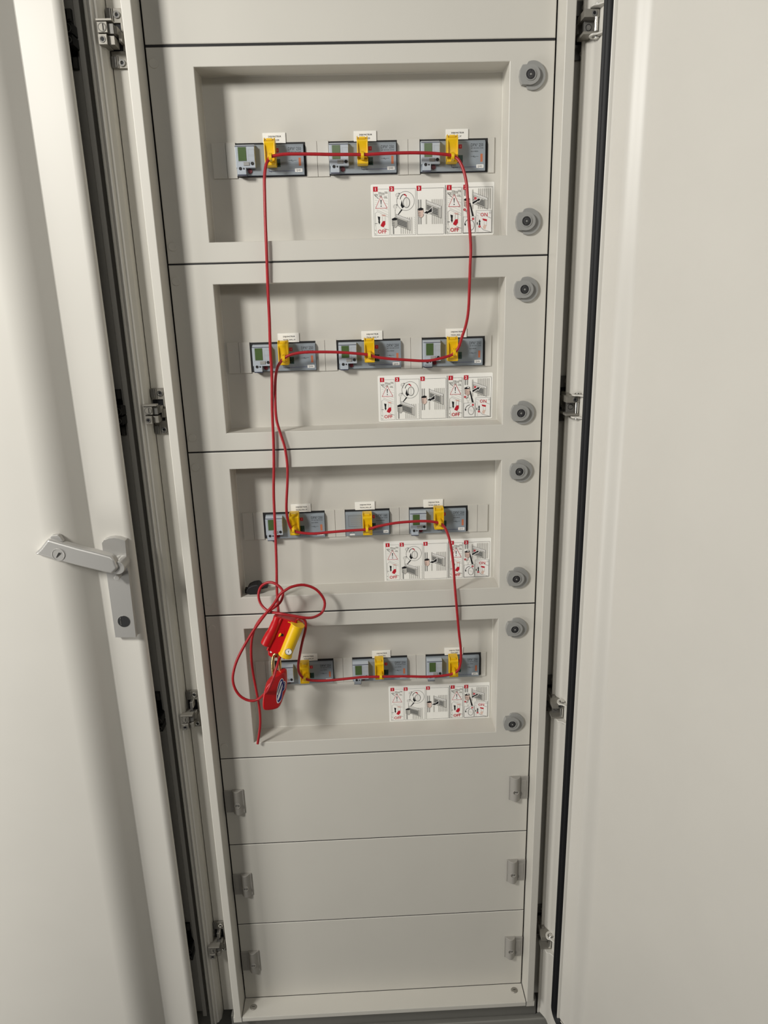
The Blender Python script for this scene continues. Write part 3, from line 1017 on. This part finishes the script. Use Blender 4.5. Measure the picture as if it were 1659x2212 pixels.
    eln(57, 28, 4.6, 7.0, 0.3, G)
    for dx in (-0.8, 0.8):
        ln([(57 + dx, 21.5), (57 + dx, 34.5)], 0.3, L)
    eln(54, 24, 7, 8.5, 1.0, G, 80, 170)
    pg([(53, 14.6), (57.4, 17), (57, 20), (55.6, 17.6), (53, 17)], INKS.index(INKR))
    pg([(49.4, 24), (51, 31), (53.5, 34), (50, 36.5), (47.4, 32)], K)
    pg([(48.2, 38), (50.6, 38.5), (42.5, 47.5), (41.6, 46.8)], K)
    for a, b in ((42.6, 16.6), (38.6, 33.6)):
        eln(a, b, 2.7, 2.7, 0.35, G)
        ln([(a - 2.7, b), (a + 2.7, b)], 0.25, L)
        ln([(a, b - 2.7), (a, b + 2.7)], 0.25, L)
        pg([(a + 1.4, b - 3.0), (a + 3.8, b - 0.8), (a + 3.0, b - 3.4)], K)
        tx('1/4', a, b + 5.6, 1.3, K, 0.02)
    unit(40.0, 45.0, 22.5, 16.5, 0.38)
    ln([(38.4, 40), (38.4, 52)], 0.6, G)
    plug(32.8, 50, L)
    # 3
    frame(73.9, 7.2, 117.5, 76.4)
    stripes(75, 82, 24, 61, 2, G)
    stripes(87, 91, 24, 61, 1, L)
    stripes(97, 116, 24, 61, 6, L)
    unit(89.0, 25.5, 24, 18, 0.38)
    plug(75.0, 36, PK)
    pg([(83.0, 45.0), (90.4, 39.2), (91.0, 41.0), (98.9, 34.6), (98.9, 43.4), (92.2, 45.4), (92.4, 47.0)], WH)
    pg([(84.8, 44.2), (90.2, 40.6), (90.6, 42.2), (98, 36.2), (98, 42.6), (91.4, 44.6), (91.8, 45.8)], K)
    num(73.5, '3')
    num(29.7, '2')
    rc(119.4, 3.4, 120.2, 76.8, K)
    # second half: 1, 2
    frame(121.9, 7.2, 145.8, 76.4)
    warn(121.9)
    num(122.2, '1')
    frame(148.0, 7.2, 196.4, 76.4)
    stripes(149.5, 157, 11, 20, 2, G)
    stripes(162, 166, 11, 40, 1, L)
    stripes(172, 194, 9.5, 40, 7, L)
    unit(164.5, 15.0, 24, 16.5, 0.38)
    el(168.3, 24.0, 2.6, 2.6, WH)
    el(168.3, 24.0, 2.2, 2.2, RD)
    tx('1', 168.3, 25.0, 2.2, WH)
    pg([(162.6, 29.0), (171.0, 25.0), (170.6, 23.2), (178.4, 24.4), (173.9, 30.4), (173.6, 28.8), (163.2, 34.4)], WH)
    pg([(163.5, 29.5), (172, 25.6), (171.6, 24.2), (176.8, 25), (173.6, 29), (173.2, 27.6), (164, 33)], K)
    plug(150.0, 23, PK)
    el(156.2, 24, 2.0, 2.0, WH)
    eln(156.2, 24, 1.6, 1.6, 0.5, K)
    pg([(158.6, 31), (160.2, 30.5), (166, 50.5), (163, 50.5)], K)
    el(151.0, 40.6, 2.0, 2.0, RD)
    tx('2', 151.0, 41.4, 1.8, WH)
    ln([(152.5, 43.5), (156, 41), (156, 30)], 0.6, K)
    eln(156.5, 44.8, 2.6, 2.6, 0.3, L)
    tx('1/4', 156.2, 50.4, 1.3, K, 0.02)
    frame(149.0, 51.5, 168.2, 75.6, WH)
    eln(161.8, 64.5, 5.2, 7.6, 0.6, K)
    eln(161.8, 64.5, 4.4, 6.8, 0.3, G)
    for dy in (-0.8, 1.0):
        ln([(158.5, 63 + dy), (164.6, 65.6 + dy)], 0.4, L)
    eln(161, 63, 9.5, 8.5, 1.0, K, 100, 175)
    pg([(150.6, 61.4), (153.4, 62), (152.6, 65.4), (151, 64)], K)
    el(164.8, 54.8, 2.0, 2.0, RD)
    tx('2', 164.8, 55.6, 1.8, WH)
    frame(169.8, 42.5, 194.8, 75.6, WH)
    ln([(171, 45), (194, 54)], 0.35, G)
    ln([(171, 50), (173, 50), (173, 75)], 0.35, G)
    ln([(187, 51.5), (194, 54.6)], 0.35, G)
    tx('ON', 182.6, 51.4, 5.6, RD, 0.018)
    pg([(180, 54.4), (187.8, 56.0), (187.4, 59.2), (181, 57.4)], RD)
    ln([(183, 58), (183, 65)], 0.4, G)
    ln([(187, 59), (187, 66)], 0.4, G)
    pg([(181, 66.5), (184, 63.5), (187, 65), (185, 71.5), (181.5, 70)], PK)
    ln([(178, 68), (182, 72), (193, 75)], 0.5, K)
    pg([(175.6, 55.4), (177.4, 59.8), (176.4, 59.6), (176.9, 64.5), (174.3, 64.5), (174.9, 59.6), (173.8, 59.8)], K)
    el(175.6, 66.6, 2.0, 2.0, RD)
    tx('3', 175.6, 67.4, 1.8, WH)
    pg([(171, 60), (172.4, 60), (172.4, 64), (171, 64)], K)
    eln(192.6, 46, 1.3, 1.3, 0.35, G)
    num(148.8, '2')
    p.build('printing', INKS, t)
    return t


STK_POS = [(0.0222, 1.7348), (0.0248, 1.4326), (0.0270, 1.1318), (0.0290, 0.8325)]
for r in range(4):
    sticker(STK_POS[r][0], STK_POS[r][1], 'white OFF and ON instruction sticker at lower right of the %s panel' % ('top', 'second', 'third', 'bottom')[r])
CORD = [(-0.1643, -0.0240, 1.1088), (-0.1658, -0.0120, 1.1463), (-0.1640, -0.0060, 1.1959), (-0.1620, -0.0050, 1.2553), (-0.1602, -0.0050, 1.3220), (-0.1566, -0.0050, 1.3698), 
        (-0.1539, -0.0060, 1.4170), (-0.1526, -0.0050, 1.4674), (-0.1491, -0.0050, 1.5248), (-0.1488, -0.0050, 1.5652), (-0.1469, -0.0050, 1.6121), (-0.1460, -0.0050, 1.6581), 
        (-0.1443, -0.0060, 1.7029), (-0.1434, -0.0060, 1.7301), (-0.1430, -0.0040, 1.7533), (-0.1417, 0.0010, 1.7971), (-0.1405, 0.0050, 1.8230), (-0.1373, 0.0090, 1.8398), 
        (-0.1330, 0.0115, 1.8478), (-0.1304, 0.0115, 1.8510), (-0.1202, 0.0115, 1.8531), (-0.1052, 0.0115, 1.8545), (-0.0668, 0.0115, 1.8537), (-0.0368, 0.0115, 1.8526), 
        (0.0017, 0.0115, 1.8518), (0.0102, 0.0115, 1.8511), (0.0379, 0.0115, 1.8522), (0.0827, 0.0115, 1.8526), (0.1158, 0.0115, 1.8513), (0.1430, 0.0115, 1.8485), 
        (0.1504, 0.0115, 1.8461), (0.1577, 0.0090, 1.8407), (0.1646, 0.0050, 1.8262), (0.1689, 0.0010, 1.8063), (0.1705, -0.0030, 1.7807), (0.1722, -0.0050, 1.7525), 
        (0.1745, -0.0060, 1.7267), (0.1754, -0.0060, 1.7077), (0.1746, -0.0060, 1.6883), (0.1741, -0.0040, 1.6577), (0.1734, 0.0010, 1.6189), (0.1702, 0.0050, 1.5952), 
        (0.1649, 0.0080, 1.5776), (0.1587, 0.0105, 1.5583), (0.1520, 0.0115, 1.5506), (0.1455, 0.0115, 1.5459), (0.1177, 0.0115, 1.5395), (0.0996, 0.0115, 1.5385), 
        (0.0721, 0.0115, 1.5408), (0.0416, 0.0115, 1.5438), (0.0204, 0.0115, 1.5474), (0.0113, 0.0115, 1.5507), (-0.0069, 0.0115, 1.5533), (-0.0434, 0.0115, 1.5567), 
        (-0.0793, 0.0115, 1.5580), (-0.1003, 0.0115, 1.5577), (-0.1188, 0.0115, 1.5545), (-0.1298, 0.0115, 1.5488), (-0.1360, 0.0095, 1.5426), (-0.1409, 0.0065, 1.5341), 
        (-0.1447, 0.0030, 1.5168), (-0.1466, -0.0010, 1.4900), (-0.1471, -0.0050, 1.4661), (-0.1459, -0.0060, 1.4470), (-0.1408, -0.0060, 1.4250), (-0.1356, -0.0060, 1.4028), 
        (-0.1338, -0.0040, 1.3722), (-0.1358, 0.0000, 1.3439), (-0.1407, 0.0050, 1.3019), (-0.1412, 0.0080, 1.2792), (-0.1375, 0.0105, 1.2595), (-0.1324, 0.0115, 1.2522), 
        (-0.1226, 0.0115, 1.2473), (-0.0967, 0.0115, 1.2442), (-0.0690, 0.0115, 1.2457), (-0.0323, 0.0115, 1.2475), (-0.0024, 0.0115, 1.2485), (0.0166, 0.0115, 1.2533), 
        (0.0476, 0.0115, 1.2583), (0.0782, 0.0115, 1.2600), (0.1029, 0.0115, 1.2597), (0.1212, 0.0115, 1.2568), (0.1280, 0.0115, 1.2543), (0.1347, 0.0095, 1.2482), 
        (0.1406, 0.0060, 1.2349), (0.1452, 0.0020, 1.2147), (0.1489, -0.0020, 1.1833), (0.1511, -0.0050, 1.1462), (0.1546, -0.0060, 1.1032), (0.1600, -0.0010, 1.0462), 
        (0.1642, 0.0040, 1.0104), (0.1649, 0.0080, 0.9823), (0.1609, 0.0105, 0.9643), (0.1526, 0.0115, 0.9567), (0.1356, 0.0115, 0.9526), (0.1018, 0.0115, 0.9514), 
        (0.0612, 0.0115, 0.9541), (0.0140, 0.0115, 0.9556), (-0.0198, 0.0115, 0.9564), (-0.0469, 0.0115, 0.9546), (-0.0871, 0.0115, 0.9523), (-0.1140, 0.0115, 0.9536), 
        (-0.1293, 0.0115, 0.9585), (-0.1371, 0.0080, 0.9703), (-0.1384, 0.0000, 0.9896), (-0.1335, -0.0130, 1.0182), (-0.1254, -0.0270, 1.0537), (-0.1173, -0.0370, 1.0828), 
        (-0.1161, -0.0410, 1.0994), (-0.1220, -0.0430, 1.1075), (-0.1293, -0.0410, 1.1053), (-0.1341, -0.0360, 1.0961), (-0.1513, -0.0320, 1.0433), (-0.1649, -0.0360, 1.0314), 
        (-0.1686, -0.0520, 1.0255), (-0.1728, -0.0610, 1.0151), (-0.1758, -0.0670, 1.0068), (-0.1811, -0.0685, 0.9951), (-0.1876, -0.0670, 0.9817), (-0.1964, -0.0580, 0.9694), 
        (-0.2075, -0.0450, 0.9538), (-0.2181, -0.0450, 0.9498), (-0.2294, -0.0450, 0.9520), (-0.2414, -0.0450, 0.9611), (-0.2490, -0.0450, 0.9759), (-0.2514, -0.0450, 0.9933), 
        (-0.2487, -0.0450, 1.0101), (-0.2407, -0.0450, 1.0324), (-0.2255, -0.0460, 1.0603), (-0.2085, -0.0470, 1.0872), (-0.1957, -0.0480, 1.1048), (-0.1825, -0.0480, 1.1218), 
        (-0.1690, -0.0470, 1.1370), (-0.1566, -0.0460, 1.1551), (-0.1486, -0.0440, 1.1604), (-0.1359, -0.0400, 1.1659), (-0.1154, -0.0340, 1.1660), (-0.0945, -0.0300, 1.1544), 
        (-0.0818, -0.0280, 1.1319), (-0.0858, -0.0320, 1.1135), (-0.0994, -0.0420, 1.1084), (-0.1143, -0.0510, 1.1115), (-0.1385, -0.0520, 1.1174), (-0.1601, -0.0500, 1.1214), 
        (-0.1803, -0.0360, 1.1203), (-0.1931, -0.0280, 1.1299), (-0.1967, -0.0260, 1.1465), (-0.1911, -0.0250, 1.1624), (-0.1779, -0.0260, 1.1701), (-0.1653, -0.0290, 1.1682), 
        (-0.1546, -0.0330, 1.1592), (-0.1530, -0.0360, 1.1489), (-0.1589, -0.0370, 1.1359), (-0.1732, -0.0360, 1.1244), (-0.1871, -0.0340, 1.1135), (-0.2016, -0.0300, 1.0953), 
        (-0.2114, -0.0260, 1.0749), (-0.2171, -0.0220, 1.0517), (-0.2200, -0.0180, 1.0216), (-0.2197, -0.0150, 0.9871), (-0.2166, -0.0130, 0.9489), (-0.2142, -0.0110, 0.9102), 
        (-0.2161, -0.0100, 0.8750), (-0.2239, -0.0090, 0.8360),]

# ------------------------------------------------------------------ red lockout cable: one continuous run
cable_pts = catmull(CORD, 4)
cb = MB().tube(cable_pts, 0.0024, 10).build('lockout_cable', REDC, smooth=60)
tag(cb, 'long red cable threaded through every yellow clip and coiled round the padlock', 'cable')

# ------------------------------------------------------------------ yellow clips on the breaker handles
CLIP = [[(-0.1318, 1.8605), (0.0106, 1.8601), (0.1501, 1.8599)], [(-0.1311, 1.5574), (0.0118, 1.5575), (0.151, 1.5557)],
        [(-0.131, 1.2593), (-0.0013, 1.2544), (0.1268, 1.2601)], [(-0.1299, 0.9625), (0.0119, 0.9643), (0.1534, 0.963)]]


def nearest_cord(x, z):
    best = min((q for q in cable_pts if q.y > 0.008), key=lambda q: (q.x - x) ** 2 + 0.2 * (q.z - z) ** 2)
    return best


for r in range(4):
    for c in range(3):
        x, z = CLIP[r][c]
        t = thing('lockout_clip', 'yellow plastic lockout clip on the %s breaker of the %s' % (POSN[c], ROWN[r]), 'clip', (x, 0.042, z - 0.020),
                  'yellow lockout clips on the breakers')
        Y0 = -0.0002
        mb = MB()
        # body profile (y, z): hollow front with a lip at the foot and a shoulder on top
        pr = [(Y0, 0.0), (-0.0215, 0.0), (-0.0225, 0.0012), (-0.0222, 0.0050), (-0.0200, 0.0080), (-0.0188, 0.0170), (-0.0200, 0.0270), (-0.0222, 0.0310),
              (-0.0222, 0.0335), (-0.0185, 0.0352), (-0.0150, 0.0375), (-0.0130, 0.0390), (Y0, 0.0390)]
        mb.extx(pr, -0.0083, 0.0083)
        for sx in (-1, 1):
            # raised side cheeks
            mb.extx([(-0.004, 0.001), (-0.0228, 0.0010), (-0.0222, 0.0335), (-0.0160, 0.0400), (-0.004, 0.0400)], sx * 0.0068, sx * 0.0084)
        mb.box(-0.0058, 0.0058, -0.0186, -0.0120, 0.0350, 0.0372, 1)
        mb.box(-0.0048, 0.0048, -0.0188, -0.0120, 0.0357, 0.0388, 0)
        mb.build('clip_body', [YEL, DKRED], t, bevel=0.0006, seg=2)
        q = nearest_cord(x, z)
        hz = q.z - (z - 0.020)
        hx = q.x - x
        hx = max(-0.004, min(0.004, hx))
        path = [(-0.0195, hz + 0.0062), (-0.0290, hz + 0.0058), (-0.0330, hz + 0.0042), (-0.0348, hz + 0.0015), (-0.0348, hz - 0.0020), (-0.0330, hz - 0.0046),
                (-0.0290, hz - 0.0060), (-0.0195, hz - 0.0064)]
        pth_in = [(a + (0.0021 if i not in (0, 7) else 0), b + (-0.0021 if i < 4 else 0.0021) * (0.35 if i in (3, 4) else 1)) for i, (a, b) in enumerate(path)]
        hk = MB()
        n = len(path)
        vs = []
        for sx in (-0.0024, 0.0024):
            vs += [(hx + sx, a, b) for a, b in path] + [(hx + sx, a, b) for a, b in pth_in]
        fs = []
        for i in range(n - 1):
            fs.append((i, i + 1, n + i + 1, n + i))
            fs.append((2 * n + i, 3 * n + i, 3 * n + i + 1, 2 * n + i + 1))
            fs.append((i, 2 * n + i, 2 * n + i + 1, i + 1))
            fs.append((n + i, n + i + 1, 3 * n + i + 1, 3 * n + i))
        fs += [(0, n, 3 * n, 2 * n), (n - 1, 3 * n - 1, 4 * n - 1, 2 * n - 1)]
        hk.add(vs, fs)
        hk.build('cable_eye', YEL, t, bevel=0.0004, seg=1)

# ------------------------------------------------------------------ cable lockout body (red shell with a yellow cinch barrel)
LB = (-0.155, -0.032, 1.031)
lk = thing('cable_lockout', 'red and yellow cable lockout body hanging below the coiled cable', 'lockout device', LB)
rb = MB()
lobe = catmull([(-0.1640, -0.0360, 1.1105), (-0.1690, -0.0365, 1.0960), (-0.1765, -0.0370, 1.0810), (-0.1850, -0.0370, 1.0660), (-0.1895, -0.0370, 1.0570)], 3)
rb.tube(lobe, [0.0075] * 3 + [0.0085] * 4 + [0.0095] * 6, 18)
plt = [(-0.1700, 1.1123), (-0.1382, 1.1007), (-0.1219, 1.0903), (-0.1215, 1.0855), (-0.1582, 1.0260), (-0.1675, 1.0379), (-0.1776, 1.0398), (-0.1860, 1.0500), (-0.1760, 1.0750)]
rb.prism(plt, -0.0400, -0.0180)
rb.prism([(-0.1600, 1.1085), (-0.1560, 1.1072), (-0.1850, 1.0460), (-0.1885, 1.0470)], -0.0425, -0.0180)
tabp = [(-0.1860, 1.0450), (-0.1782, 1.0410), (-0.1715, 1.0395), (-0.1680, 1.0330), (-0.1705, 1.0290), (-0.1800, 1.0295), (-0.1867, 1.0350)]
rb.prism(tabp, -0.0370, -0.0300)
body = rb.build('red_shell', REDP, lk, bevel=0.0016, seg=3, smooth=50, origin=LB, label='red moulded shell with a square window')
MB().box(-0.1660, -0.1545, -0.0406, -0.0395, 1.0712, 1.0838, 0).box(-0.1612, -0.1560, -0.0410, -0.0395, 1.0728, 1.0785, 1).build(
    'window_rim', [REDP, INK], body, bevel=0.0003, seg=1, origin=LB)
MB().prism([(-0.1655, 1.0722), (-0.1640, 1.0775), (-0.1605, 1.0800), (-0.1595, 1.0770), (-0.1625, 1.0735)], -0.0420, -0.0398).build(
    'window_latch', YEL, body, bevel=0.0004, seg=1, origin=LB, label='small yellow latch')
MB().ring((-0.1812, -0.0371, 1.0420), (0, -1, 0), 0.0022, 0.0036, 0.0008, 16, 0).cyl((-0.1812, -0.0371, 1.0420), (0, -1, 0), 0.0022, 0.0004, 14, 1).build(
    'padlock_hole', [REDP, WHITE], body, origin=LB)
ax = Vector((-0.1565 + 0.1305, 0.001, 1.0350 - 1.0945))
a0 = Vector((-0.1300, -0.0400, 1.0950))
L_ = ax.length
axn = ax.normalized()
cn = MB()
cn.cyl(a0, axn, 0.0112, L_, 28)
cn.cyl(a0 - axn * 0.0005, axn, 0.0128, 0.0045, 28, 0, 0.0118)
cn.cyl(a0 + axn * (L_ - 0.0035), axn, 0.0118, 0.0042, 28, 0, 0.0128)
sd = axn.cross(Vector((0, 1, 0)))
cn2 = cn.build('cinch_barrel', YEL, lk, bevel=0.0006, seg=2, origin=LB, label='yellow cinch barrel')
MB().cyl((-0.1483, -0.0508, 1.0480), (0, -1, 0), 0.0062, 0.0010, 28).build('date_disc', WHITE, cn2, bevel=0.0003, seg=1, origin=LB, label='white date disc')
p = Print(-0.0520)
ctr = (-0.1483, 1.0480)
p.ell_line(ctr[0], ctr[1], 0.0060, 0.0060, 0.0007, K)
for k in range(12):
    w = 2 * PI * k / 12
    p.line([(ctr[0] + 0.0038 * math.cos(w), ctr[1] + 0.0038 * math.sin(w)), (ctr[0] + 0.0048 * math.cos(w), ctr[1] + 0.0048 * math.sin(w))], 0.0004, K)
p.line([(ctr[0], ctr[1]), (ctr[0] + 0.0008, ctr[1] + 0.0024)], 0.0007, K)
p.line([(ctr[0], ctr[1]), (ctr[0] - 0.0012, ctr[1] + 0.0014)], 0.0006, K)
p.line([(ctr[0], ctr[1]), (ctr[0] - 0.0002, ctr[1] - 0.0020)], 0.0007, K)
p.build('date_marks', INKS, cn2, origin=LB)
MB().tube([(-0.1465, -0.0440, 1.1020), (-0.1430, -0.0445, 1.1005), (-0.1395, -0.0450, 1.0990)], 0.0007, 8).build('cinch_tag', YEL, lk, origin=LB)

# ------------------------------------------------------------------ padlock
PB = (-0.178, -0.040, 0.936)
pk = thing('padlock', 'red rounded padlock with brass shackle and white and navy emblem', 'padlock', PB)
PAD = [(-0.1772, 1.0011), (-0.1835, 0.9936), (-0.1925, 0.9832), (-0.1961, 0.9733), (-0.1984, 0.9604), (-0.1992, 0.9488), (-0.1968, 0.9414), (-0.1875, 0.9372), (-0.1746, 0.9363), (-0.1684, 0.9429), (-0.1633, 0.9558), (-0.1581, 0.9686), (-0.1564, 0.9887), (-0.1571, 1.0016), (-0.163, 1.0045), (-0.1714, 1.003)]


def smooth_loop(pts, k=3):
    n_ = len(pts)
    out = []
    for i in range(n_):
        q = catmull([(a, b, 0) for a, b in (pts[i - 1], pts[i], pts[(i + 1) % n_], pts[(i + 2) % n_])], k)
        out += [(v.x, v.y) for v in q[k:2 * k]]
    return out


PAD = smooth_loop(PAD, 3)
# body swings slightly: its left flank faces the light, its face turns right
vs_f, vs_b = [], []
pm = MB()
n = len(PAD)
fr = [(x, -0.0560 + (x + 0.178) * 0.55, z) for x, z in PAD]
bk = [(x, -0.0300 + (x + 0.178) * 0.20, z) for x, z in PAD]
pm.add(fr + bk, [tuple(range(n - 1, -1, -1)), tuple(range(n, 2 * n))] + [(i, (i + 1) % n, (i + 1) % n + n, i + n) for i in range(n)])
pbody = pm.build('padlock_body', REDP, pk, bevel=0.0042, seg=4, smooth=60, origin=PB)
SH = catmull([(-0.1795, -0.0400, 0.990), (-0.1797, -0.0400, 1.004), (-0.1790, -0.0395, 1.022), (-0.1768, -0.0385, 1.0335), (-0.1730, -0.0360, 1.0380), (-0.1695, -0.0350, 1.0340), (-0.1675, -0.0345, 1.022), (-0.1680, -0.0350, 1.004), (-0.1690, -0.0360, 0.992)], 4)
MB().tube(SH, 0.0030, 14).build('shackle', BRASS, pk, smooth=60, origin=PB, label='brass coloured shackle')


class PadPrint(Print):
    def build(s, *a, **k):
        s.v = [(x, (-0.0565 + (x + 0.178) * 0.55) + (y - s.y), z) for x, y, z in s.v]
        return super().build(*a, **k)


STK = [(-0.1648, 0.9936), (-0.1618, 0.9918), (-0.1614, 0.9875), (-0.1593, 0.9870), (-0.1584, 0.9816), (-0.1606, 0.9717), (-0.164, 0.9676), (-0.1668, 0.9548), (-0.171, 0.9492), (-0.1741, 0.9501), (-0.1747, 0.9595), (-0.173, 0.9724), (-0.1691, 0.9865)]
STK = smooth_loop(STK, 4)
g2 = PadPrint(0.0)
cxs, czs = sum(q[0] for q in STK) / len(STK), sum(q[1] for q in STK) / len(STK)
g2.poly([(cxs + (a - cxs) * 1.06, czs + (b - czs) * 1.04) for a, b in STK], WH)
g2.poly([(cxs + (a - cxs) * 0.94, czs + (b - czs) * 0.97) for a, b in STK], NV)
g2.poly([(-0.1662, 0.9888), (-0.1636, 0.9893), (-0.1726, 0.9640), (-0.1737, 0.9660)], WH)
g2.poly([(-0.1634, 0.9840), (-0.1637, 0.9776), (-0.1690, 0.9610), (-0.1727, 0.9530), (-0.1736, 0.9560), (-0.1714, 0.9640)], WH)
g2.line([(-0.1620, 0.9850), (-0.1600, 0.9842), (-0.1597, 0.9800), (-0.1616, 0.9745)], 0.0007, L)
g2.build('emblem', INKS, pbody, origin=PB, label='white and navy emblem')

# ------------------------------------------------------------------ black plug lying on the shelf of the third panel
BB = (-0.205, 0.025, 1.1325)
bl = thing('plug', 'small black plastic plug lying on the shelf of the third panel', 'plug', BB)
bp = [(-0.2245, 1.1395), (-0.2200, 1.1470), (-0.2120, 1.1505), (-0.2030, 1.1520), (-0.1990, 1.1500), (-0.1972, 1.1440), (-0.1985, 1.1370), (-0.2050, 1.1330), (-0.2180, 1.1327), (-0.2235, 1.1345)]
MB().prism(bp, 0.010, 0.034).build('plug_body', BLACK, bl, bevel=0.003, seg=3, smooth=60, origin=BB)
MB().prism([(-0.2000, 1.1490), (-0.1975, 1.1475), (-0.1860, 1.1475), (-0.1858, 1.1420), (-0.1975, 1.1395), (-0.2000, 1.1400)], 0.017, 0.029).build('plug_neck', BLACK, bl, bevel=0.001, origin=BB)
MB().box(-0.2275, -0.2235, 0.016, 0.028, 1.1335, 1.1415).build('plug_tab', BLACK, bl, bevel=0.0008, origin=BB)
